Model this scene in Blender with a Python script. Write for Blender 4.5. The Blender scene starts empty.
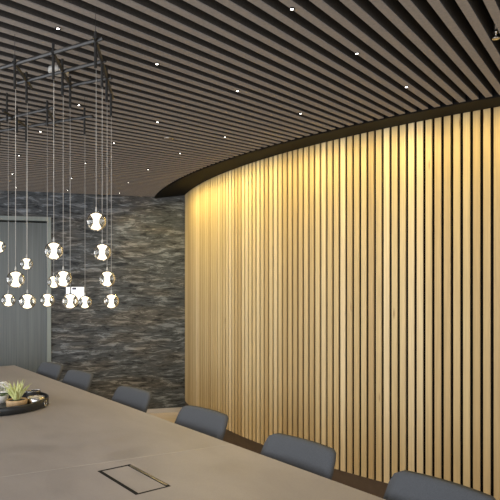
import bpy, bmesh, math, random
from mathutils import Vector, Matrix

random.seed(7)
S = bpy.context.scene
COL = S.collection
PI = math.pi

# ------------------------------------------------------------------ camera
F_PX, HORIZON, CAM_Z = 568.0, 287.3, 1.55
cam_d = bpy.data.cameras.new('camera')
cam = bpy.data.objects.new('camera', cam_d)
COL.objects.link(cam)
cam.location = (0, 0, CAM_Z)
cam.rotation_euler = (PI / 2, 0, 0)
cam_d.sensor_width = 36
cam_d.lens = 36 * F_PX / 500
cam_d.shift_y = (HORIZON - 250) / 500
cam_d.clip_start = 0.02
S.camera = cam

# ------------------------------------------------------------------ plan of the room (metres)
CX, CY = 5.27, 8.72            # centre of the round core that the slatted wall wraps
R_WALL = 6.298                 # face of the wooden slats
R_BAND = 6.672                 # outer face of the dark band at the ceiling edge
R_OUT = 11.75                  # facade
CEIL = 2.65                    # underside of the ceiling slats
TH_BACK = math.atan2(-6.447, 1.724)
TH_END = math.radians(12)
def pol(th, r, z=0.0):
    return Vector((CX + r * math.sin(th), CY - r * math.cos(th), z))

# ------------------------------------------------------------------ world, lights, exposure
w = bpy.data.worlds.new('world'); S.world = w; w.use_nodes = True
bg = w.node_tree.nodes['Background']
bg.inputs[0].default_value = (0.72, 0.82, 1.0, 1)
bg.inputs[1].default_value = 0.35
S.view_settings.view_transform = 'Standard'
S.view_settings.look = 'None'
S.view_settings.gamma = 1
S.view_settings.use_curve_mapping = False
S.view_settings.exposure = 0.55
S.cycles.use_denoising = True
S.cycles.caustics_refractive = False
S.cycles.caustics_reflective = False
S.cycles.max_bounces = 10
S.cycles.sample_clamp_indirect = 4

def area_light(name, loc, look, sx, sy, power, color):
    d = bpy.data.lights.new(name, 'AREA'); d.shape = 'RECTANGLE'; d.size = sx; d.size_y = sy
    d.energy = power; d.color = color
    o = bpy.data.objects.new(name, d); COL.objects.link(o); o.location = loc
    o.rotation_euler = (Vector(look) - Vector(loc)).to_track_quat('-Z', 'Y').to_euler()
    return o
# added fill light from behind the camera, through six added facade windows
ADDED_WIN = [math.radians(a) for a in (-66, -53, -40, -27, -14, -1)]
for a in ADDED_WIN:
    area_light('added_daylight', pol(a, R_OUT + 0.10, 1.35), pol(a, 0, 1.35), 2.2, 2.0, 44, (0.93, 0.96, 1.0))
# wall washers recessed in the sloping soffit over the slats
def spot_light(name, loc, look, power, color, size, blend, rad=0.02, parent=None):
    d = bpy.data.lights.new(name, 'SPOT'); d.energy = power; d.color = color
    d.spot_size = size; d.spot_blend = blend; d.shadow_soft_size = rad
    o = bpy.data.objects.new(name, d); COL.objects.link(o); o.location = loc
    o.rotation_euler = (Vector(look) - Vector(loc)).to_track_quat('-Z', 'Y').to_euler()
    return o
WARM = (1.0, 0.77, 0.25)
for k in range(14):                                    # linear wash in the soffit recess
    a = TH_BACK + 0.12 + k * 0.113
    if a > -0.24: break
    area_light('wall_wash_strip', pol(a, R_WALL + 0.27, 2.64), pol(a, R_WALL - 0.05, 1.2), 0.70, 0.03, 2.1 + max(0, 5 - k) * 0.45, WARM)
WASH = [-0.262 - 0.148 * k for k in range(0, 7)]
for a in WASH:                                         # narrow accents that scallop the top of the slats
    spot_light('wall_washer_light', pol(a, R_WALL + 0.25, 2.66), pol(a, R_WALL - 0.05, 2.05), 2.9, WARM, math.radians(125), 1.0, 0.05)
# added ceiling lamps without fixtures, brightening the camera's side of the room
for a, r in ((-0.75, 9.2), (-0.62, 10.4), (-0.45, 9.3), (-0.35, 10.6), (-0.30, 8.2), (-0.9, 10.5), (-0.12, 9.2)):
    spot_light('spot_and_fill_beam', pol(a, r, 2.64), pol(a, r, 0), 14, (1, 0.93, 0.84), math.radians(110), 0.9, 0.03)

# ------------------------------------------------------------------ helpers
def ray(px, py):
    return Vector(((px - 250) / F_PX, 1.0, (HORIZON - py) / F_PX))
O = Vector((0, 0, CAM_Z))
def on_z(px, py, z):
    r = ray(px, py); return O + r * ((z - CAM_Z) / r.z)
def at_depth(px, py, y):
    return O + ray(px, py) * y
def obj(name, bm, mat, parent=None, smooth=False):
    me = bpy.data.meshes.new(name)
    bmesh.ops.recalc_face_normals(bm, faces=bm.faces)
    bm.to_mesh(me); bm.free()
    if mat: me.materials.append(mat)
    if smooth:
        for p in me.polygons: p.use_smooth = True
    o = bpy.data.objects.new(name, me); COL.objects.link(o)
    if parent: o.parent = parent
    return o
def tag(o, label, cat, group=None):
    o['label'] = label; o['category'] = cat
    if group: o['group'] = group
    return o
def thing(name, label, cat, loc=(0, 0, 0), rz=0, group=None):
    o = bpy.data.objects.new(name, None); COL.objects.link(o)
    o.location = loc; o.rotation_euler = (0, 0, rz); o.empty_display_size = 0.1
    return tag(o, label, cat, group)
def struct(o):
    o['kind'] = 'structure'; return o
def BM(): return bmesh.new()
def box(bm, x0, x1, y0, y1, z0, z1, M=None):
    vs = [bm.verts.new((x, y, z)) for x in (x0, x1) for y in (y0, y1) for z in (z0, z1)]
    for f in ((0, 1, 3, 2), (4, 6, 7, 5), (0, 4, 5, 1), (2, 3, 7, 6), (0, 2, 6, 4), (1, 5, 7, 3)):
        bm.faces.new([vs[i] for i in f])
    if M is not None:
        for v in vs: v.co = M @ v.co
    return vs
def bevel(bm, w, seg=2):
    bmesh.ops.bevel(bm, geom=list(bm.edges), offset=w, segments=seg, affect='EDGES', profile=0.5)
def tube(bm, pts, r, n=8, cap=True, radii=None):
    pts = [Vector(p) for p in pts]; rings = []
    for i, p in enumerate(pts):
        t = (pts[min(i + 1, len(pts) - 1)] - pts[max(i - 1, 0)]).normalized()
        a = t.orthogonal().normalized() if abs(t.z) > 0.9 else t.cross(Vector((0, 0, 1))).normalized()
        b = t.cross(a); rr = radii[i] if radii else r
        rings.append([bm.verts.new(p + (a * math.cos(2 * PI * k / n) + b * math.sin(2 * PI * k / n)) * rr) for k in range(n)])
    for i in range(len(rings) - 1):
        for k in range(n):
            bm.faces.new((rings[i][k], rings[i][(k + 1) % n], rings[i + 1][(k + 1) % n], rings[i + 1][k]))
    if cap:
        bm.faces.new(rings[0]); bm.faces.new(rings[-1][::-1])
def lathe(bm, prof, n=32, c=(0, 0)):
    rings = []
    for r, z in prof:
        if r < 1e-6: rings.append([bm.verts.new((c[0], c[1], z))])
        else: rings.append([bm.verts.new((c[0] + r * math.cos(2 * PI * k / n), c[1] + r * math.sin(2 * PI * k / n), z)) for k in range(n)])
    for A, B in zip(rings, rings[1:]):
        for k in range(n):
            k2 = (k + 1) % n
            if len(A) == 1 and len(B) == 1: continue
            if len(A) == 1: bm.faces.new((A[0], B[k], B[k2]))
            elif len(B) == 1: bm.faces.new((A[k], A[k2], B[0]))
            else: bm.faces.new((A[k], A[k2], B[k2], B[k]))
def arc_shell(bm, prof, t0, t1, n, closed=True):
    """sweep a closed (r, z) profile round the core from angle t0 to t1"""
    rings = []
    for i in range(n + 1):
        t = t0 + (t1 - t0) * i / n
        rings.append([bm.verts.new(pol(t, r, z)) for r, z in prof])
    m = len(prof)
    for A, B in zip(rings, rings[1:]):
        for k in range(m if closed else m - 1):
            bm.faces.new((A[k], A[(k + 1) % m], B[(k + 1) % m], B[k]))
    if closed:
        bm.faces.new(rings[0]); bm.faces.new(rings[-1][::-1])

# ------------------------------------------------------------------ materials
class NT:
    def __init__(s, name):
        s.m = bpy.data.materials.new(name); s.m.use_nodes = True
        s.t = s.m.node_tree; s.b = s.t.nodes['Principled BSDF']
    def n(s, typ, **kw):
        nd = s.t.nodes.new('ShaderNode' + typ)
        for k, v in kw.items():
            if k.startswith('i_'): nd.inputs[k[2:].replace('_', ' ')].default_value = v
            else: setattr(nd, k, v)
        return nd
    def l(s, a, b): s.t.links.new(a, b)
    def coords(s, scale=(1, 1, 1), kind='Object'):
        tc = s.n('TexCoord'); mp = s.n('Mapping'); mp.inputs['Scale'].default_value = scale
        s.l(tc.outputs[kind], mp.inputs[0]); return mp.outputs[0]
    def noise(s, vec, scale, detail=4, rough=0.55, dist=0):
        nd = s.n('TexNoise'); nd.inputs['Scale'].default_value = scale; nd.inputs['Detail'].default_value = detail
        nd.inputs['Roughness'].default_value = rough; nd.inputs['Distortion'].default_value = dist
        s.l(vec, nd.inputs['Vector']); return nd.outputs['Fac']
    def ramp(s, fac, stops, interp='LINEAR'):
        nd = s.n('ValToRGB'); nd.color_ramp.interpolation = interp; e = nd.color_ramp.elements
        while len(e) < len(stops): e.new(0.5)
        for el, (p, c) in zip(e, stops): el.position = p; el.color = (*c, 1)
        s.l(fac, nd.inputs[0]); return nd.outputs[0]
    def mix(s, fac, a, b, blend='MIX'):
        nd = s.n('MixRGB', blend_type=blend)
        for k, v in ((0, fac), (1, a), (2, b)):
            if isinstance(v, (int, float)): nd.inputs[k].default_value = v
            elif isinstance(v, tuple): nd.inputs[k].default_value = (*v, 1)
            else: s.l(v, nd.inputs[k])
        return nd.outputs[0]
    def bump(s, h, strength=0.3, dist=0.01):
        nd = s.n('Bump'); nd.inputs['Strength'].default_value = strength; nd.inputs['Distance'].default_value = dist
        s.l(h, nd.inputs['Height']); s.l(nd.outputs[0], s.b.inputs['Normal'])
    def set(s, color=None, rough=None, metal=None, spec=None):
        if color is not None:
            if isinstance(color, tuple): s.b.inputs['Base Color'].default_value = (*color, 1)
            else: s.l(color, s.b.inputs['Base Color'])
        if rough is not None: s.b.inputs['Roughness'].default_value = rough
        if metal is not None: s.b.inputs['Metallic'].default_value = metal
        if spec is not None: s.b.inputs['Specular IOR Level'].default_value = spec
        return s.m

def grained(name, c, var=0.12, scale=40, rough=0.5, metal=0.0, spec=0.5, stretch=(1, 1, 1), bump=0.0):
    t = NT(name); f = t.noise(t.coords(stretch), scale, 5)
    lo = tuple(x * (1 - var) for x in c); hi = tuple(min(1, x * (1 + var)) for x in c)
    m = t.set(t.ramp(f, [(0.3, lo), (0.7, hi)]), rough, metal, spec)
    if bump: t.bump(f, bump, 0.004)
    return m

def m_wood_slats():
    t = NT('oak_slat_wood')
    at = t.n('Attribute', attribute_name='tone')
    sep = t.n('SeparateColor'); t.l(at.outputs['Color'], sep.inputs[0])
    base = t.ramp(sep.outputs[0], [(0.0, (0.48, 0.355, 0.185)), (0.25, (0.555, 0.43, 0.235)), (0.7, (0.61, 0.49, 0.285)), (1.0, (0.72, 0.60, 0.39))])
    tc = t.n('TexCoord'); add = t.n('VectorMath', operation='ADD')
    cmb = t.n('CombineXYZ'); mul = t.n('Math', operation='MULTIPLY'); mul.inputs[1].default_value = 37.0
    t.l(sep.outputs[1], mul.inputs[0]); t.l(mul.outputs[0], cmb.inputs[2])
    t.l(tc.outputs['Object'], add.inputs[0]); t.l(cmb.outputs[0], add.inputs[1])
    mp = t.n('Mapping'); mp.inputs['Scale'].default_value = (60, 60, 1.6); t.l(add.outputs[0], mp.inputs[0])
    g = t.noise(mp.outputs[0], 1.0, 5, 0.6, 0.8)
    col = t.mix(0.55, base, t.ramp(g, [(0.3, (0.74, 0.68, 0.60)), (0.62, (1.08, 1.05, 1.0))]), 'MULTIPLY')
    mp2 = t.n('Mapping'); mp2.inputs['Scale'].default_value = (10, 10, 1.5); t.l(add.outputs[0], mp2.inputs[0])
    v = t.n('TexVoronoi'); v.inputs['Scale'].default_value = 1.0; t.l(mp2.outputs[0], v.inputs['Vector'])
    k = t.ramp(v.outputs['Distance'], [(0.02, (1, 1, 1)), (0.075, (0, 0, 0))])
    col = t.mix(t.mix(1.0, k, (0.75, 0.75, 0.75), 'MULTIPLY'), col, (0.20, 0.10, 0.045))
    return t.set(col, 0.55, spec=0.25)

def m_stone():
    t = NT('layered_stone_wallcovering')
    v = t.coords((1, 1, 1))
    warp = t.n('TexNoise'); warp.inputs['Scale'].default_value = 5; warp.inputs['Detail'].default_value = 3
    t.l(v, warp.inputs['Vector'])
    sc = t.n('VectorMath', operation='SCALE'); sc.inputs['Scale'].default_value = 0.035
    t.l(warp.outputs['Color'], sc.inputs[0])
    ad = t.n('VectorMath', operation='ADD'); t.l(v, ad.inputs[0]); t.l(sc.outputs[0], ad.inputs[1])
    def mp(s):
        m = t.n('Mapping'); m.inputs['Scale'].default_value = s; t.l(ad.outputs[0], m.inputs[0]); return m.outputs[0]
    f1 = t.noise(mp((4.2, 1, 21)), 1.0, 8, 0.70, 0.6)
    f2 = t.noise(mp((9, 1, 80)), 1.0, 4, 0.6, 0.2)
    f3 = t.noise(mp((1.2, 1, 4.5)), 1.0, 3, 0.5, 0.2)
    c1 = t.ramp(f1, [(0.40, (0.020, 0.023, 0.027)), (0.425, (0.058, 0.061, 0.065)), (0.545, (0.090, 0.094, 0.098)), (0.56, (0.172, 0.180, 0.190)), (0.70, (0.26, 0.27, 0.285))])
    c2 = t.ramp(f3, [(0.45, (0.95, 1.0, 1.05)), (0.60, (1.08, 1.0, 0.90))])
    col = t.mix(1.0, c1, c2, 'MULTIPLY')
    col = t.mix(0.85, col, t.ramp(f2, [(0.36, (0.35, 0.35, 0.35)), (0.45, (0.85, 0.85, 0.85)), (0.60, (1.15, 1.15, 1.15)), (0.70, (1.45, 1.45, 1.45))]), 'MULTIPLY')
    t.bump(f1, 0.15, 0.006)
    return t.set(col, 0.6, spec=0.3)

M_SLAT = m_wood_slats()
M_STONE = m_stone()
M_CEIL_SLAT = grained('taupe_felt_slat', (0.262, 0.236, 0.214), 0.10, 90, 0.85, 0, 0.15)
M_SLAT_SHADE = grained('painted_slat_shade', (0.050, 0.046, 0.043), 0.15, 90, 0.9, 0, 0.1)  # shade on the ceiling slats' sides, put into a dark base colour
M_BLACK = grained('matt_black_paint', (0.012, 0.012, 0.012), 0.2, 20, 0.8, 0, 0.2)
M_GAP = grained('dark_brown_backing', (0.008, 0.006, 0.0045), 0.2, 20, 0.95, 0, 0.05)
M_BAND = grained('charcoal_band', (0.006, 0.006, 0.006), 0.15, 30, 0.7, 0, 0.08)
M_PLINTH = grained('dark_brown_plinth', (0.085, 0.060, 0.042), 0.12, 14, 0.6, 0, 0.3)
M_DOOR = grained('grey_green_stained_wood', (0.108, 0.121, 0.120), 0.22, 1.0, 0.38, 0, 0.5, (70, 70, 1.2))
M_DOORFR = grained('grey_green_frame', (0.235, 0.265, 0.250), 0.08, 1.0, 0.4, 0, 0.5, (60, 60, 2))
M_STEEL = grained('brushed_steel', (0.62, 0.58, 0.52), 0.06, 1.0, 0.28, 1.0, 0.5, (4, 4, 200))
M_WHITE = grained('warm_white_paint', (0.62, 0.60, 0.57), 0.04, 12, 0.7)
M_DARKMETAL = grained('dark_bronze_metal', (0.030, 0.029, 0.028), 0.15, 60, 0.42, 0.35)
M_WIRE = grained('grey_cable', (0.42, 0.40, 0.37), 0.06, 60, 0.7, 0.0)
M_FELT = grained('blue_grey_felt', (0.098, 0.103, 0.112), 0.22, 420, 0.95, 0, 0.1, bump=0.2)
M_CHAIRLEG = grained('black_steel_leg', (0.02, 0.02, 0.02), 0.1, 50, 0.4, 0.5)
M_TRAY = grained('black_tray_lacquer', (0.020, 0.021, 0.022), 0.25, 30, 0.35, 0, 0.5)
M_TRAYIN = grained('dark_tray_base', (0.014, 0.013, 0.012), 0.3, 30, 0.5)
M_POT = grained('tan_wooden_pot', (0.56, 0.37, 0.19), 0.22, 1.0, 0.55, 0, 0.4, (90, 90, 18))
M_SILVER = grained('silver_tin', (0.78, 0.76, 0.72), 0.05, 60, 0.22, 1.0)
M_WAX = grained('ivory_wax', (0.80, 0.76, 0.68), 0.05, 30, 0.5)
M_PETAL = grained('white_petal', (0.82, 0.80, 0.74), 0.06, 60, 0.6)
M_STEM = grained('green_stem', (0.16, 0.24, 0.06), 0.2, 60, 0.6)
M_PLASTIC = grained('white_plastic', (0.75, 0.75, 0.74), 0.03, 40, 0.4)
M_GREYPL = grained('pale_grey_metal', (0.50, 0.49, 0.46), 0.05, 40, 0.5)

def m_floor():
    t = NT('pale_oak_floor')
    v = t.coords((1, 1, 1))
    br = t.n('TexBrick'); br.offset = 0.5
    br.inputs['Scale'].default_value = 1.0; br.inputs['Brick Width'].default_value = 1.4; br.inputs['Row Height'].default_value = 0.16
    br.inputs['Mortar Size'].default_value = 0.002
    br.inputs['Color1'].default_value = (0.56, 0.44, 0.29, 1); br.inputs['Color2'].default_value = (0.64, 0.51, 0.35, 1)
    br.inputs['Mortar'].default_value = (0.25, 0.18, 0.11, 1)
    t.l(v, br.inputs['Vector'])
    g = t.noise(t.coords((3, 45, 1)), 1.0, 5, 0.6, 0.6)
    col = t.mix(0.5, br.outputs['Color'], t.ramp(g, [(0.3, (0.75, 0.72, 0.68)), (0.65, (1.05, 1.04, 1.02))]), 'MULTIPLY')
    return t.set(col, 0.35, spec=0.5)
M_FLOOR = m_floor()
def m_table():
    t = NT('taupe_table_laminate')
    f = t.noise(t.coords((1.0, 2.4, 1)), 1.6, 5, 0.6, 0.5)
    g = t.noise(t.coords((1, 1, 1)), 160, 3)
    c = t.ramp(f, [(0.30, (0.322, 0.288, 0.270)), (0.70, (0.378, 0.340, 0.320))])
    c = t.mix(0.25, c, t.ramp(g, [(0.3, (0.8, 0.8, 0.8)), (0.7, (1.1, 1.1, 1.1))]), 'MULTIPLY')
    return t.set(c, 0.46, spec=0.4)
M_TABLE = m_table()
M_SEAM = grained('pale_taupe_joint', (0.46, 0.42, 0.38), 0.05, 30, 0.5)
M_TABLESIDE = grained('dark_taupe_edge', (0.10, 0.082, 0.068), 0.1, 30, 0.5)
def m_emit(name, c, s):
    t = NT(name); t.set(c, 0.4)
    t.b.inputs['Emission Color'].default_value = (*c, 1); t.b.inputs['Emission Strength'].default_value = s
    return t.m
M_LED = m_emit('lit_led_lens', (1.0, 0.95, 0.86), 8)
M_WASHLED = m_emit('lit_warm_lens', (1.0, 0.78, 0.42), 10)
M_CORE = m_emit('lit_frosted_core', (1.0, 0.87, 0.64), 1.9)
M_SCREEN = m_emit('lit_screen', (0.90, 0.92, 1.0), 0.9)
M_INK = grained('screen_dark_mark', (0.04, 0.045, 0.09), 0.1, 60, 0.5)
def m_glass():
    t = NT('clear_glass')
    t.b.inputs['Base Color'].default_value = (1, 0.99, 0.96, 1)
    t.b.inputs['Roughness'].default_value = 0.0; t.b.inputs['IOR'].default_value = 1.46
    t.b.inputs['Transmission Weight'].default_value = 1.0
    return t.m
M_GLASS = m_glass()
def m_leaf():
    t = NT('yellow_green_succulent')
    tc = t.n('TexCoord'); f = t.noise(tc.outputs['Object'], 30, 3)
    return t.set(t.ramp(f, [(0.3, (0.50, 0.54, 0.16)), (0.7, (0.80, 0.80, 0.42))]), 0.45)
M_LEAF = m_leaf()

# ------------------------------------------------------------------ floor and ceiling
T0, T1 = TH_BACK, TH_END
bm = BM(); arc_shell(bm, [(R_WALL - 0.12, -0.1), (R_OUT + 0.25, -0.1), (R_OUT + 0.25, 0), (R_WALL - 0.12, 0)], T0 - 0.02, T1 + 0.02, 60)
floor = struct(obj('floor', bm, M_FLOOR))
bm = BM(); arc_shell(bm, [(R_WALL - 0.12, CEIL + 0.30), (R_OUT + 0.25, CEIL + 0.30), (R_OUT + 0.25, CEIL + 0.40), (R_WALL - 0.12, CEIL + 0.40)], T0 - 0.02, T1 + 0.02, 60)
ceiling = struct(obj('ceiling', bm, M_BLACK))
# radial ceiling slats: taupe face strip, side shade painted on as near-black colour
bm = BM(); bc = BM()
DT, TREF = 0.0112, -0.5903
k0 = int(math.ceil((T0 + 0.004 - TREF) / DT)); k1 = int((T1 - 0.004 - TREF) / DT)
for k in range(k0, k1 + 1):
    th = TREF + DT * k + 0.003
    M = Matrix.Translation((CX, CY, 0)) @ Matrix.Rotation(th - PI / 2, 4, 'Z')
    box(bm, R_BAND + 0.012, R_OUT - 0.02, -0.0182, 0.0182, CEIL, CEIL + 0.005, M)
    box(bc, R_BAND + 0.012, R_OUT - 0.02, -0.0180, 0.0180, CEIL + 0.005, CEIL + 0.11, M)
struct(obj('slats', bm, M_CEIL_SLAT, ceiling)); struct(obj('slat_shade_sides', bc, M_SLAT_SHADE, ceiling))

# ------------------------------------------------------------------ curved slatted wall
SOFFIT_TOP = CAM_Z + 1.148
bm = BM(); arc_shell(bm, [(R_WALL - 0.12, 0), (R_WALL - 0.015, 0), (R_WALL - 0.015, CEIL + 0.30), (R_WALL - 0.12, CEIL + 0.30)], T0, T1, 90)
wall_right = struct(obj('wall_right', bm, M_GAP))
PITCH, SL_W, SL_D = 0.0637 / R_WALL, 0.0428, 0.013
bm = BM(); lay = bm.verts.layers.float_color.new('tone')
n = int((T1 - T0) / PITCH)
for i in range(n):
    th = T0 + 0.004 + PITCH * (i + 0.1)
    if th > T1 - 0.004: break
    M = Matrix.Translation((CX, CY, 0)) @ Matrix.Rotation(th - PI / 2, 4, 'Z')
    a, b = random.random(), random.random()
    for v in box(bm, R_WALL - SL_D, R_WALL, -SL_W / 2, SL_W / 2, 0.136, SOFFIT_TOP + 0.03, M): v[lay] = (a, b, 0, 1)
struct(obj('slats', bm, M_SLAT, wall_right))
bm = BM(); arc_shell(bm, [(R_WALL - 0.0145, 0), (R_WALL - 0.006, 0), (R_WALL - 0.006, 0.134), (R_WALL - 0.0145, 0.134)], T0, T1, 90)
struct(obj('baseboard_right', bm, M_PLINTH))
# dark band and sloping soffit between the ceiling slats and the wall
bm = BM(); arc_shell(bm, [(R_BAND - 0.012, CEIL - 0.004), (R_BAND, CEIL - 0.004), (R_BAND, CEIL + 0.29), (R_WALL - 0.03, CEIL + 0.29), (R_WALL - 0.03, SOFFIT_TOP + 0.032), (R_WALL + 0.005, SOFFIT_TOP)], T0, T1, 120)
band = struct(obj('trim_1', bm, M_BAND))

# ------------------------------------------------------------------ back wall (radial), in its own frame: X out along the wall, Y into the room
WB = Matrix.Translation((CX, CY, 0)) @ Matrix.Rotation(TH_BACK - PI / 2, 4, 'Z')
WBI = WB.inverted()
NB = (WB.to_3x3() @ Vector((0, 1, 0)))
def on_back(px, py):
    r = ray(px, py); p0 = WB.translation
    t = (p0 - O).dot(NB) / r.dot(NB); return WBI @ (O + r * t)
def wallobj(name, bm, mat, parent=None):
    o = obj(name, bm, mat, parent)
    if parent is None: o.matrix_world = WB
    return o
DX0 = on_back(51.2, 300).x; DZ1 = on_back(30, 216.6).z; FRW = on_back(47, 300).x - DX0
DX1 = DX0 + 1.06
bm = BM()
box(bm, R_WALL - 0.12, DX0, -0.15, 0, 0, CEIL + 0.30)
box(bm, DX1, R_OUT + 0.2, -0.15, 0, 0, CEIL + 0.30)
box(bm, DX0, DX1, -0.15, 0, DZ1, CEIL + 0.30)
wall_back = struct(wallobj('wall_back', bm, M_STONE))
bm = BM()
box(bm, DX0, DX0 + FRW, -0.14, 0.012, 0, DZ1); box(bm, DX1 - FRW, DX1, -0.14, 0.012, 0, DZ1)
box(bm, DX0 + FRW, DX1 - FRW, -0.14, 0.012, DZ1 - FRW, DZ1)
door = struct(wallobj('door_1', bm, M_DOORFR))
bm = BM(); box(bm, DX0 + 0.01, DX1 - 0.01, -0.15, -0.10, 0, DZ1); obj('door_backing', bm, M_BLACK, door)['kind'] = 'structure'
bm = BM(); box(bm, DX0 + FRW + 0.004, DX1 - FRW - 0.004, -0.075, -0.02, 0.006, DZ1 - FRW - 0.022)
leaf = obj('door_leaf', bm, M_DOOR, door); leaf['kind'] = 'structure'
bm = BM(); hx = DX1 - FRW - 0.09
tube(bm, [(hx, -0.03, 1.02), (hx, 0.02, 1.02), (hx - 0.13, 0.02, 1.02)], 0.009, 10)
h = obj('door_handle', bm, M_STEEL, door, True); h['kind'] = 'structure'
bm = BM(); box(bm, R_WALL + 0.002, DX0 - 0.002, 0, 0.012, 0, 0.056)
struct(wallobj('baseboard_back', bm, M_STEEL))

# touch panel on the back wall
a, b = on_back(66, 286.8), on_back(84.4, 301)
bm = BM(); box(bm, b.x, a.x, 0, 0.02, b.z, a.z); bevel(bm, 0.002)
tp = tag(wallobj('touch_panel', bm, M_PLASTIC), 'small white lit touch panel fixed to the dark stone back wall', 'touch panel')
bm = BM(); s0 = on_back(71.5, 290).x; s1 = on_back(70.2, 290).x
box(bm, b.x + 0.006, s0, 0.02, 0.0212, b.z + 0.006, a.z - 0.006)
scr = obj('screen', bm, M_SCREEN, tp)
bm = BM(); q0, q1 = on_back(72.2, 287.6), on_back(76.5, 289.8); box(bm, q1.x, q0.x, 0.0212, 0.0218, q1.z, q0.z)
obj('screen_mark', bm, M_INK, scr)
bm = BM(); box(bm, s1, a.x - 0.006, 0.02, 0.0212, b.z + 0.006, a.z - 0.006)
scr2 = obj('side_screen', bm, M_SCREEN, tp)
bm = BM()
for yy in (288.7, 291.2):
    q0, q1 = on_back(67.4, yy), on_back(68.9, yy + 0.9); box(bm, q1.x, q0.x, 0.0212, 0.0218, q1.z, q0.z)
obj('screen_mark', bm, M_INK, scr2)
bm = BM(); box(bm, s0, s1, 0.02, 0.0222, b.z + 0.003, a.z - 0.003); obj('divider', bm, M_BLACK, tp)

# ------------------------------------------------------------------ facade with windows added for fill light behind the camera, and the end wall
bm = BM()
def arc_box(bm, t0, t1, r0, r1, z0, z1, n=6):
    arc_shell(bm, [(r0, z0), (r1, z0), (r1, z1), (r0, z1)], t0, t1, n)
HW = math.radians(5.6)
edges = [T0]
for a in ADDED_WIN: edges += [a - HW, a + HW]
edges.append(T1)
arc_box(bm, T0, T1, R_OUT, R_OUT + 0.2, 0, 0.30, 60)
arc_box(bm, T0, T1, R_OUT, R_OUT + 0.2, 2.42, CEIL + 0.30, 60)
for i in range(0, len(edges), 2): arc_box(bm, edges[i], edges[i + 1], R_OUT, R_OUT + 0.2, 0.30, 2.42, 3)
struct(obj('wall_left', bm, M_WHITE))
for i, a in enumerate(ADDED_WIN):
    bm = BM()
    arc_box(bm, a - HW, a + HW, R_OUT + 0.005, R_OUT + 0.05, 0.30, 0.35); arc_box(bm, a - HW, a + HW, R_OUT + 0.005, R_OUT + 0.05, 2.37, 2.42)
    for s in (-1, 0, 1):
        c = a + s * (HW - 0.002); arc_box(bm, c - 0.002, c + 0.002, R_OUT + 0.005, R_OUT + 0.05, 0.35, 2.37, 1)
    struct(obj('added_window_%d' % (i + 1), bm, M_DARKMETAL))
bm = BM(); M = Matrix.Translation((CX, CY, 0)) @ Matrix.Rotation(T1 - PI / 2, 4, 'Z')
box(bm, R_WALL - 0.12, R_OUT + 0.2, 0, 0.15, 0, CEIL + 0.30, M)
struct(obj('wall_front', bm, M_WHITE))

# ------------------------------------------------------------------ conference table
TZ = 0.74
P_FAR = on_z(14.3, 365.2, TZ); P_NEAR = on_z(378, 496.8, TZ)
U = (P_NEAR - P_FAR); U.z = 0; U.normalize()           # along the table, towards the camera
NIN = Vector((-(-U.y), -U.x, 0)); NIN = Vector((U.y, -U.x, 0))   # from the right edge across the table
T_W, T_L = 1.62, 5.95
TROT = math.atan2(U.y, U.x)
MT = Matrix.Translation((P_FAR.x, P_FAR.y, 0)) @ Matrix.Rotation(TROT, 4, 'Z')   # local X along, local -Y across
MTI = MT.inverted()
tbl = thing('conference_table', 'long taupe conference table with an inlaid cable hatch', 'table', (P_FAR.x, P_FAR.y, 0), TROT)
# top built as two leaves meeting at a fine seam; a pocket is left for the hatch
hc = [MTI @ on_z(px, py, TZ) for px, py in ((96.3, 470.7), (130.7, 464.9), (173.5, 487.2), (134, 493.7))]
hx0 = (hc[0].x + hc[1].x) / 2; hx1 = (hc[2].x + hc[3].x) / 2
hy0 = (hc[0].y + hc[3].y) / 2; hy1 = (hc[1].y + hc[2].y) / 2
bm = BM()
def top_prism(x0, x1, y0, y1, z1=TZ): box(bm, x0, x1, y0, y1, TZ - 0.035, z1)
top_prism(0, hx0, -T_W, 0); top_prism(hx1, T_L, -T_W, 0); top_prism(hx0, hx1, -T_W, hy0); top_prism(hx0, hx1, hy1, 0)
obj('tabletop', bm, M_TABLE, tbl)
sa, sb = MTI @ on_z(0, 477.2, TZ), MTI @ on_z(200, 448.8, TZ); sd = (sb - sa).normalized(); sn_ = Vector((sd.y, -sd.x, 0)) * 0.0018
e0, e1 = sa + sd * ((-T_W - sa.y) / sd.y), sa + sd * (-sa.y / sd.y)
bm = BM(); vs = [bm.verts.new(Vector((q.x, q.y, z))) for z in (TZ - 0.01, TZ + 0.0004) for q in (e0 - sn_, e0 + sn_, e1 + sn_, e1 - sn_)]
for f in ((0, 1, 2, 3), (4, 5, 6, 7), (0, 1, 5, 4), (1, 2, 6, 5), (2, 3, 7, 6), (3, 0, 4, 7)): bm.faces.new([vs[k] for k in f])
obj('seam', bm, M_SEAM, tbl)
bm = BM(); box(bm, 0.03, T_L - 0.03, -T_W + 0.03, -0.03, TZ - 0.052, TZ - 0.036); obj('apron', bm, M_TABLESIDE, tbl)
for x in (0.75, 2.95, 5.15):
    bm = BM(); box(bm, x - 0.30, x + 0.30, -T_W / 2 - 0.17, -T_W / 2 + 0.17, 0.02, TZ - 0.053)
    box(bm, x - 0.36, x + 0.36, -T_W / 2 - 0.24, -T_W / 2 + 0.24, 0, 0.02); obj('leg', bm, M_TABLESIDE, tbl)
hatch = None
bm = BM(); g = 0.016; z0, z1 = TZ - 0.03, TZ + 0.0008
box(bm, hx0, hx1, hy0, hy0 + g, z0, z1); box(bm, hx0, hx1, hy1 - g, hy1, z0, z1)
box(bm, hx0, hx0 + g * 0.6, hy0 + g, hy1 - g, z0, z1); box(bm, hx1 - g * 0.6, hx1, hy0 + g, hy1 - g, z0, z1)
hatch = obj('cable_hatch', bm, M_BLACK, tbl); hatch['label'] = 'black metal rim of the cable hatch'
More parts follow.
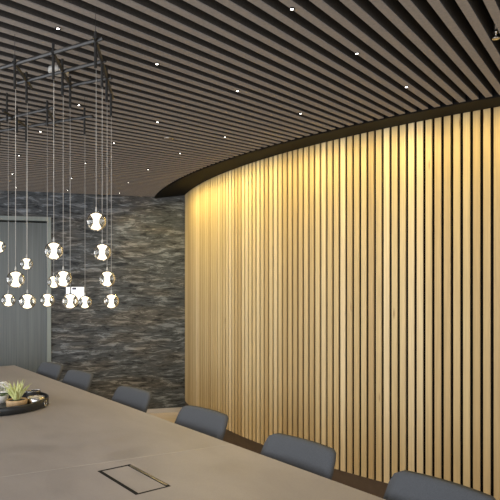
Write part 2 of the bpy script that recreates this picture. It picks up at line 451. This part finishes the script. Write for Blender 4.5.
bm = BM(); box(bm, hx0 + g * 0.6, hx1 - g * 0.6, hy0 + g, hy1 - g, TZ - 0.03, TZ - 0.001); obj('hatch_lid', bm, M_TABLE, hatch)
bm = BM(); box(bm, hx0 + 0.02, hx1 - 0.02, hy1 - g * 0.8, hy1 - g * 0.25, z1, z1 + 0.001); obj('hatch_hinge', bm, M_STEEL, hatch)

# ------------------------------------------------------------------ chairs along the far side
def make_chair(name, label, group):
    t = thing(name, label, 'chair', group=group)
    # local +Y faces the table, origin on the floor under the middle of the backrest top
    W, TH = 0.48, 0.05
    bm = BM(); nx, nz = 14, 8; rows = []
    z0, z1, rc = 0.50, 0.812, 0.036
    def pt(u, v, side):
        # superellipse-rounded outline
        hw = W / 2
        z = z0 + (z1 - z0) * v
        e = max(0.0, z - (z1 - rc)); e2 = max(0.0, (z0 + rc) - z)
        k = max(e, e2)
        hw2 = hw - (rc - math.sqrt(max(0, rc * rc - k * k)))
        taper = 1.04 - 0.13 * v
        x = u * hw2 * taper
        curve = 0.038 * (x / hw) ** 2
        lean = -0.14 * (v - 1)
        edge = 1 - 0.45 * max(abs(u) ** 8, abs(2 * v - 1) ** 8)
        return Vector((x, curve + lean * 1.0 + side * TH / 2 * edge, z))
    grid = {}
    for s in (-1, 1):
        for j in range(nz + 1):
            for i in range(nx + 1):
                vv = 0.5 - 0.5 * math.cos(PI * j / nz)
                grid[s, i, j] = bm.verts.new(pt(2 * i / nx - 1, vv, s))
        for j in range(nz):
            for i in range(nx):
                f = (grid[s, i, j], grid[s, i + 1, j], grid[s, i + 1, j + 1], grid[s, i, j + 1])
                bm.faces.new(f if s > 0 else f[::-1])
    for i in range(nx):
        for j in (0, nz): bm.faces.new((grid[-1, i, j], grid[-1, i + 1, j], grid[1, i + 1, j], grid[1, i, j]))
    for j in range(nz):
        for i in (0, nx): bm.faces.new((grid[-1, i, j], grid[-1, i, j + 1], grid[1, i, j + 1], grid[1, i, j]))
    obj('backrest', bm, M_FELT, t, True)
    bm = BM(); box(bm, -0.235, 0.235, 0.06, 0.55, 0.40, 0.475); bevel(bm, 0.022, 3); obj('seat', bm, M_FELT, t, True)
    for s in (-1, 1):
        bm = BM(); tube(bm, [(s * 0.15, 0.115, 0.43), (s * 0.15, 0.10, 0.47), (s * 0.15, 0.125, 0.56)], 0.011, 8)
        obj('back_bracket', bm, M_CHAIRLEG, t, True)
    for sx, y in ((-1, 0.09), (1, 0.09), (-1, 0.51), (1, 0.51)):
        bm = BM(); tube(bm, [(sx * 0.19, y, 0.41), (sx * 0.215, y + (0.02 if y > 0.3 else -0.02), 0)], 0.012, 8, radii=[0.013, 0.009]); obj('leg', bm, M_CHAIRLEG, t, True)
    return t
CH = [((44, 361.3), 5, 'blue-grey felt chair farthest along the table, in front of the grey door frame'),
      ((70, 368.6), 5, 'blue-grey felt chair second from the far end of the table, near the door'),
      ((119, 384.4), 4, 'blue-grey felt chair alone in the middle of the dark stone wall stretch'),
      ((184.8, 404.2), 3, 'blue-grey felt chair at the corner where stone and slatted walls meet'),
      ((274, 432.8), 2, 'blue-grey felt chair fully seen before the slatted wall, second nearest'),
      ((400.8, 470.6), 0, 'blue-grey felt chair nearest the camera, cut by the photo\'s lower right edge')]
first = None
GC = 'felt chairs along the far side of the table'
def copy_tree(o, parent=None):
    c = o.copy(); COL.objects.link(c)
    if parent: c.parent = parent
    for ch in list(o.children): copy_tree(ch, c)
    return c
SH = [0.33, 0.33, 0.32, 0.275, 0.235, 0.215]
for ((px, py), turn, lab), sh in zip(CH, SH):
    p = on_z(px, py, 0.80)
    if first is None: first = t = make_chair('felt_chair', lab, GC)
    else: t = copy_tree(first); t['label'] = lab
    c = p + U * sh
    t.location = (c.x, c.y, 0)
    t.rotation_euler = (0, 0, math.atan2(NIN.y, NIN.x) - PI / 2 + math.radians(turn))

# ------------------------------------------------------------------ tray with plant and decorations
TC = on_z(-1, 407, TZ); TR = 0.318
tz = TZ + 0.001
tray = thing('round_tray', 'round black tray holding the succulent and candles on the table', 'tray', (TC.x, TC.y, tz))
bm = BM(); lathe(bm, [(0, 0), (TR - 0.012, 0), (TR, 0.006), (TR, 0.052), (TR - 0.004, 0.055), (TR - 0.010, 0.052), (TR - 0.012, 0.012), (0, 0.012)], 64)
obj('tray_body', bm, M_TRAY, tray, True)
def ring(bm, c, r, rr, ax1, ax2, n=20, m=8):
    rings = []
    for i in range(n):
        a = 2 * PI * i / n; d = ax1 * math.cos(a) + ax2 * math.sin(a); p = c + d * r; nn = ax1.cross(ax2)
        rings.append([bm.verts.new(p + (d * math.cos(2 * PI * k / m) + nn * math.sin(2 * PI * k / m)) * rr) for k in range(m)])
    for i in range(n):
        for k in range(m):
            bm.faces.new((rings[i][k], rings[i][(k + 1) % m], rings[(i + 1) % n][(k + 1) % m], rings[(i + 1) % n][k]))
for ang in (-4, 176):
    d = Vector((math.cos(math.radians(ang)), math.sin(math.radians(ang)), 0)); s = Vector((-d.y, d.x, 0))
    bm = BM(); ring(bm, d * (TR + 0.005) + Vector((0, 0, 0.028)), 0.017, 0.0035, s, Vector((0, 0, 1)))
    hd = obj('ring_handle', bm, M_SILVER, tray, True); hd['label'] = 'silver ring handle'
iz = tz + 0.0125
def tray_pt(px, py, rad):
    p = on_z(px, py, iz); d = Vector((p.x - TC.x, p.y - TC.y)); lim = TR - 0.016 - rad
    if d.length > lim: d = d.normalized() * lim
    return (TC.x + d.x, TC.y + d.y, iz)
# succulent
pc = tray_pt(16.8, 407, 0.07)
suc = thing('potted_succulent', 'spiky yellow-green succulent in a tan wooden pot on the tray', 'plant', pc)
bm = BM(); lathe(bm, [(0, 0), (0.055, 0), (0.064, 0.006), (0.068, 0.048), (0.064, 0.052), (0.058, 0.050), (0.056, 0.040), (0, 0.040)], 32); obj('pot', bm, M_POT, suc, True)
bm = BM(); lathe(bm, [(0, 0.0405), (0.0555, 0.0405), (0.05, 0.046), (0, 0.048)], 24); obj('soil', bm, M_TRAYIN, suc, True)
rnd = random.Random(3)
for i in range(26):
    az = i * 2.399 + rnd.uniform(-.2, .2); tilt = math.radians(6 + 34 * (i / 25) ** 0.8 + rnd.uniform(-5, 5)); L = rnd.uniform(0.115, 0.15)
    bm = BM(); n = 6; prev = None; h = Vector((math.cos(az), math.sin(az), 0)); sd = Vector((-h.y, h.x, 0)); base = h * 0.012 + Vector((0, 0, 0.044))
    for j in range(n + 1):
        f = j / n; ta = tilt * (0.75 + 0.35 * f)
        c = base + (h * math.sin(ta) + Vector((0, 0, math.cos(ta)))) * (L * f)
        nr = (h * -math.cos(ta) + Vector((0, 0, math.sin(ta))))
        wd = 0.0135 * (math.sin(PI * min(1, f * 0.75 + 0.25)) ** 0.8) * (1 - f ** 3) + 0.0006
        cur = [bm.verts.new(c - sd * wd), bm.verts.new(c + nr * wd * 0.15), bm.verts.new(c + sd * wd), bm.verts.new(c - nr * wd * 0.45)]
        if prev:
            for k in range(4): bm.faces.new((prev[k], prev[(k + 1) % 4], cur[(k + 1) % 4], cur[k]))
        else: bm.faces.new(cur)
        prev = cur
    bm.faces.new(prev[::-1]); obj('leaf', bm, M_LEAF, suc, True)
# silver tin
c = tray_pt(36.5, 404.5, 0.058)
tin = thing('candle_tin', 'low round silver candle tin at the right end of the tray', 'candle', c)
bm = BM(); lathe(bm, [(0, 0), (0.052, 0), (0.056, 0.004), (0.056, 0.053), (0.053, 0.055), (0.051, 0.053), (0.051, 0.043), (0, 0.043)], 32); obj('tin', bm, M_SILVER, tin, True)
bm = BM(); lathe(bm, [(0, 0.0432), (0.0505, 0.0432), (0.0505, 0.049), (0, 0.050)], 32); obj('wax', bm, M_WAX, tin, True)
# dark bowl with white pebbles behind
c = tray_pt(38.5, 398.5, 0.052)
bowl = thing('dark_bowl', 'small dark bowl behind the silver tin on the tray', 'bowl', c)
bm = BM(); lathe(bm, [(0, 0), (0.030, 0), (0.046, 0.026), (0.050, 0.058), (0.047, 0.059), (0.042, 0.038), (0.026, 0.030), (0, 0.030)], 32); obj('bowl_body', bm, M_TRAYIN, bowl, True)
bm = BM(); lathe(bm, [(0.0470, 0.0592), (0.0500, 0.0585), (0.0500, 0.063), (0.0470, 0.063), (0.0470, 0.0592)], 32); r_ = obj('rim', bm, M_SILVER, bowl, True); r_['label'] = 'silver rim'
def blob(bm, c, r, sz=0.7, seg=10):
    m = Matrix.Translation(c) @ Matrix.Diagonal((r, r, r * sz, 1)); bmesh.ops.create_uvsphere(bm, u_segments=seg, v_segments=seg // 2 + 2, radius=1, matrix=m)
peb = [(-0.014, 0.008), (0.015, 0.010), (0.002, -0.016)]
PL = ['white pebble at the left of the dark bowl on the tray', 'white pebble at the right of the dark bowl on the tray', 'white pebble at the front of the dark bowl on the tray']
for (dx, dy), lab in zip(peb, PL):
    bm = BM(); blob(bm, Vector((0, 0, 0)), 0.0150, 0.80, 12)
    o = tag(obj('white_pebble', bm, M_WAX, None, True), lab, 'pebble', 'white pebbles in the dark bowl')
    o.location = (c[0] + dx, c[1] + dy, iz + 0.030 + 0.0125)
# second tin candle between
c = tray_pt(30, 397, 0.04)
tl = thing('tealight', 'small white tealight in a dark cup between plant and bowl', 'candle', c)
bm = BM(); lathe(bm, [(0, 0), (0.034, 0), (0.037, 0.003), (0.037, 0.046), (0.034, 0.046), (0.033, 0.03), (0, 0.03)], 24); obj('cup', bm, M_TRAYIN, tl, True)
bm = BM(); lathe(bm, [(0, 0.0302), (0.0325, 0.0302), (0.0325, 0.044), (0, 0.050)], 24); obj('wax', bm, M_WAX, tl, True)
# white flowers in a small white pot at the left
c = tray_pt(2, 402.5, 0.046)
fl = thing('flower_pot', 'white flowers in a small pale pot left of the succulent', 'plant', c)
bm = BM(); lathe(bm, [(0, 0), (0.036, 0), (0.044, 0.05), (0.041, 0.052), (0.037, 0.044), (0, 0.044)], 24); obj('pot', bm, M_WAX, fl, True)
for i in range(20):
    az = i * 2.4; rr = 0.012 + 0.070 * math.sqrt(i / 19); hh = 0.140 - 0.060 * (rr / 0.072) + rnd.uniform(-.012, .012)
    e = Vector((rr * math.cos(az), rr * math.sin(az), hh))
    bm = BM(); tube(bm, [(e.x * 0.2, e.y * 0.2, 0.045), (e.x * 0.55, e.y * 0.55, hh * 0.7), e], 0.0016, 5); st = obj('stem', bm, M_STEM, fl, True)
    bm = BM()
    for k in range(5):
        a2 = k * 2 * PI / 5 + az; blob(bm, e + Vector((math.cos(a2) * 0.013, math.sin(a2) * 0.013, 0.003)), 0.0115, 0.55, 8)
    obj('flower', bm, M_PETAL, st, True)

# ------------------------------------------------------------------ chandelier frame of bars and rods, hung from the ceiling
HB = 0.97; BZ = CAM_Z + HB
# key: rod pixel x, joint y, rod top y, rod bottom y, globe centre x, y, label
RODS = {
 'a': (95.6, 40.5, 31.7, 68.1, 96.2, 220.8, 'topmost glass globe pendant, alone high at the right of the cluster'),
 'b': (102, 61.5, 58.5, 87.6, 102.2, 251.5, 'glass globe pendant second from the top in the right-hand column'),
 'c': (106.6, 78.5, 68, 102, 107.1, 278.3, 'glass globe pendant third from the top in the right-hand column'),
 'd': (111, 93, 89, 116, 111.3, 300.6, 'rightmost glass globe pendant, lowest of the right-hand column'),
 'e': (53.3, 53.5, 43.4, 79.3, 53.8, 250.2, 'large glass globe pendant over the right edge of the door frame'),
 'f': (62.4, 71.9, 59, 95.4, 63.2, 278, 'large glass globe pendant overlapping a smaller globe, above the touch panel'),
 'g': (70.2, 85.6, 76, 108.4, 70.2, 300.6, 'glass globe pendant just under the touch panel, at its left'),
 'h': (14.8, 64, 55, 89, 15.6, 278.8, 'largest glass globe pendant in front of the left part of the door'),
 'i': (26.5, 80.8, 72, 103, 27.3, 300.8, 'lowest large glass globe pendant in front of the door, mid-width'),
 'j': (7, 113.5, 93, 121.4, 8.3, 299.6, 'glass globe pendant lowest at the left, second from the photo\'s left edge'),
 'k': (17, 116, 106, 133, 18.0, 317, None),
 'l': (47.3, 109, 100.6, 126.6, 47.3, 299.6, 'glass globe pendant low in front of the door frame\'s right post'),
 'm': (53.8, 122.2, 111, 139.6, 53.8, 281.4, 'small glass globe pendant tucked left of a larger overlapping globe'),
 'n': (84.5, 117.3, 108, 134.4, 85, 301.6, 'small glass globe pendant just right of and below the touch panel'),
 'o': (26, 126.6, 119, 142, 26.5, 263.2, 'small glass globe pendant high in front of the door, mid-width'),
 'p': (-0.5, 131, 122, 145, -0.6, 246.3, 'glass globe pendant cut by the photo\'s left edge'),
}
def bp(px, py): return on_z(px, py, BZ)
J = {k: bp(v[0], v[1]) for k, v in RODS.items()}
fr = thing('chandelier_frame', 'dark metal lattice of bars and rods carrying the globe pendants', 'chandelier', (J['f'].x, J['f'].y, BZ))
org = Vector(fr.location)
def bar(p, q, ext0=0.0, ext1=0.0, r=0.008):
    p, q = Vector(p), Vector(q); d = (q - p).normalized(); p = p - d * ext0; q = q + d * ext1
    bm = BM(); tube(bm, [p - org, q - org], r, 6); return obj('bar', bm, M_DARKMETAL, fr)
bar(J['h'], J['a'], 0.9, 0.04); bar(J['i'], J['b'], 0.06, 0.02); bar(J['g'], J['c'], 0.05, 0.03)
bar(J['a'], J['d'], 0.03, 0.08); bar(J['e'], J['g'], 0.02, 0.03); bar(J['h'], J['i'], 0.02, 0.09)
bar(J['k'], J['l'], 0.35, 0.05); bar(J['p'], J['n'], 0.5, 0.06); bar(J['j'], J['o'], 0.05, 0.03); bar(J['l'], J['m'], 0.03, 0.05)
dl = (J['h'] - J['a']).normalized(); dp = (J['p'] - J['n']).normalized()
bar(J['h'] + dl * 0.6, J['p'] + dp * 0.45)
for k, v in RODS.items():
    p = J[k]; s = p.y / F_PX
    bm = BM(); tube(bm, [Vector((p.x, p.y, CAM_Z + (HORIZON - v[2]) * s)) - org, Vector((p.x, p.y, CAM_Z + (HORIZON - v[3]) * s)) - org], 0.006, 8)
    obj('rod', bm, M_DARKMETAL, fr)
cn = on_z(58.5, 69, CEIL)
bm = BM(); lathe(bm, [(0, CEIL - 0.022), (0.046, CEIL - 0.022), (0.050, CEIL - 0.018), (0.050, CEIL), (0, CEIL)], 24, (cn.x, cn.y))
for v in bm.verts: v.co -= org
cap = obj('canopy', bm, M_GREYPL, fr, True); cap['label'] = 'pale grey ceiling canopy'
mid = J['f'] + (J['e'] - J['f']) * 0.5
for p, q in ((mid, Vector((cn.x, cn.y, CEIL - 0.02))), (J['d'], None), (J['h'], None), (J['n'], None), (J['p'], None), (J['a'], None)):
    q = q or Vector((p.x, p.y, CEIL + 0.3))
    bm = BM(); tube(bm, [p - org, q - org], 0.0010, 5); obj('suspension_cable', bm, M_CHAIRLEG, fr)

# ------------------------------------------------------------------ glass globe pendants
RG = HB * 9.6 / 246.8
def make_pendant(label, drop):
    t = thing('globe_pendant', label, 'pendant lamp', group='glass globe pendants over the table')
    bm = BM(); bmesh.ops.create_uvsphere(bm, u_segments=40, v_segments=24, radius=RG)
    g = obj('glass_globe', bm, M_GLASS, t, True)
    bi = bmesh.new(); bi.from_mesh(g.data); inner = bmesh.ops.create_uvsphere(bi, u_segments=40, v_segments=24, radius=RG * 0.90)['verts']
    fs = list({f for v in inner for f in v.link_faces}); bi.normal_update()
    bmesh.ops.reverse_faces(bi, faces=fs)
    for f in fs: f.smooth = True
    bi.to_mesh(g.data); bi.free()
    bm = BM(); prof = [(0, -0.86), (0.25, -0.845), (0.42, -0.77), (0.54, -0.68), (0.50, -0.60), (0.38, -0.42), (0.29, -0.2), (0.265, 0), (0.29, 0.2), (0.40, 0.42), (0.53, 0.60), (0.58, 0.66), (0.44, 0.76), (0.25, 0.845), (0, 0.86)]
    lathe(bm, [(r * RG, z * RG) for r, z in prof], 24); obj('light_core', bm, M_CORE, g, True)
    bm = BM(); lathe(bm, [(0, RG * 1.0), (0.0035, RG * 0.999), (0.0035, RG + 0.008), (0.002, RG + 0.018), (0, RG + 0.018)], 12); obj('cap', bm, M_GREYPL, t, True)
    return t
proto = None
for k, v in RODS.items():
    if v[6] is None: continue
    p = J[k]; s = p.y / F_PX
    c = Vector((O.x + (v[4] - 250) * s, p.y, CAM_Z + (HORIZON - v[5] - 0.6) * s))
    if proto is None: proto = t = make_pendant(v[6], 0)
    else: t = copy_tree(proto); t['label'] = v[6]
    t.location = c
    ztop = CAM_Z + (HORIZON - v[3]) * s - 0.0005
    bm = BM(); tube(bm, [(0, 0, RG + 0.017), (0, 0, ztop - c.z)], 0.0013, 6); obj('cable', bm, M_WIRE, t, True)
    for ch in list(t.children):       # the prototype's own cable must not be copied along
        pass
    if t is proto:
        first_cable = [ch for ch in t.children if ch.name.startswith('cable')][0]
        first_cable.parent = None
first_cable.parent = proto

# ------------------------------------------------------------------ ceiling spotlights, wall washers, sprinklers
SPOTS = [
 ((58, 28.5), 'tiny lit ceiling spotlight just above the chandelier frame'),
 ((157, 64), 'tiny lit ceiling spotlight right of the chandelier frame, level with its upper bars'),
 ((237.6, 91), 'tiny lit ceiling spotlight near the middle of the ceiling, over the wall\'s left third'),
 ((79, 105), 'tiny lit ceiling spotlight seen among the frame\'s lower bars at its right'),
 ((157.5, 122), 'tiny lit ceiling spotlight just above and left of the ceiling sensor ring'),
 ((180, 153.5), 'tiny lit ceiling spotlight just below and right of the ceiling sensor ring'),
 ((225, 137), 'tiny lit ceiling spotlight close to the band over the left half of the slatted wall'),
 ((292, 9), 'tiny lit ceiling spotlight nearest the photo\'s top edge'),
 ((357, 53.5), 'tiny lit ceiling spotlight at the upper right, between top edge and band'),
 ((406.5, 87), 'rightmost tiny lit ceiling spotlight, close to the dark band'),
 ((300.5, 113.5), 'tiny lit ceiling spotlight close to the band over the middle of the slatted wall'),
 ((40.5, 131.7), 'tiny lit ceiling spotlight just below the frame\'s lowest bar'),
 ((19, 155.5), 'tiny lit ceiling spotlight at the left, below the lowest left rods'),
 ((114, 143), 'tiny lit ceiling spotlight right of the pendant cables, above the far ones'),
 ((85.5, 163), 'tiny lit ceiling spotlight among the cables, above the right-hand globe column'),
 ((148, 169.5), 'tiny lit ceiling spotlight left of the band\'s far curve'),
 ((12.5, 174), 'leftmost tiny lit ceiling spotlight of the far rows'),
 ((16, 187.5), 'tiny faint ceiling spotlight at the left, next to the back wall above the door'),
 ((71.6, 178), 'tiny lit ceiling spotlight among the cables in the last row but one'),
 ((67.7, 190.3), 'tiny lit ceiling spotlight among the cables, next to the stone wall'),
 ((128.3, 182.5), 'tiny lit ceiling spotlight in the last row but one, right of the cables'),
 ((119.4, 193), 'tiny lit ceiling spotlight next to the stone wall, right of the cables'),
]
sp0 = None
for (px, py), lab in SPOTS:
    p = on_z(px, py, CEIL - 0.002)
    if sp0 is None:
        sp0 = t = thing('ceiling_spotlight', lab, 'spotlight', group='tiny ceiling spotlights')
        bm = BM(); lathe(bm, [(0.0079, -0.002), (0.0120, -0.002), (0.0120, 0.10), (0.0079, 0.10), (0.0079, -0.002)], 16); obj('housing', bm, M_BLACK, t, True)
        bm = BM(); lathe(bm, [(0, -0.0012), (0.0066, -0.0012), (0.0066, 0.02), (0, 0.02)], 16); obj('lens', bm, M_LED, t, True)
    else:
        t = copy_tree(sp0); t['label'] = lab
    t.location = p
    rv = Vector((p.x - CX, p.y - CY)); near = rv.length - R_WALL < 1.3
    q = Vector((CX, CY)) + rv.normalized() * R_WALL
    if near: spot_light('spot_and_fill_beam', (p.x, p.y, CEIL - 0.006), (q.x, q.y, 0.35), 15, (1, 0.81, 0.50), math.radians(110), 1.0, 0.01)
    else: spot_light('spot_and_fill_beam', (p.x, p.y, CEIL - 0.006), (p.x, p.y, 0), 6.0, (1, 0.92, 0.82), math.radians(100), 0.9, 0.01)

# ring shaped sensor and sprinkler heads
p = on_z(168.6, 138, CEIL)
sn = thing('ceiling_sensor', 'small ring-shaped sensor on the ceiling slats', 'sensor', p)
bm = BM(); lathe(bm, [(0.030, -0.006), (0.034, -0.006), (0.034, 0), (0.030, 0), (0.030, -0.006)], 24); obj('ring', bm, M_STEEL, sn, True)
bm = BM(); lathe(bm, [(0, -0.004), (0.0295, -0.004), (0.0295, 0), (0, 0)], 24); obj('face', bm, M_CEIL_SLAT, sn, True)
for (px, py, dz, lab) in ((496, 34, 0.02, 'chrome sprinkler head between ceiling slats at the upper right corner'),
                          (468, 28, 0.12, 'small recessed sprinkler head deep between ceiling slats, upper right')):
    p = on_z(px, py, CEIL + dz)
    t = thing('sprinkler_head', lab, 'sprinkler', p)
    bm = BM(); tube(bm, [(0, 0, 0.012), (0, 0, CEIL + 0.30 - p.z)], 0.010, 10); obj('pipe', bm, M_STEEL, t, True)
    bm = BM(); lathe(bm, [(0, -0.022), (0.016, -0.022), (0.016, -0.019), (0.004, -0.018), (0.004, 0.0), (0.013, 0.004), (0.013, 0.014), (0, 0.014)], 16); obj('deflector', bm, M_STEEL, t, True)
bpy.context.view_layer.update()
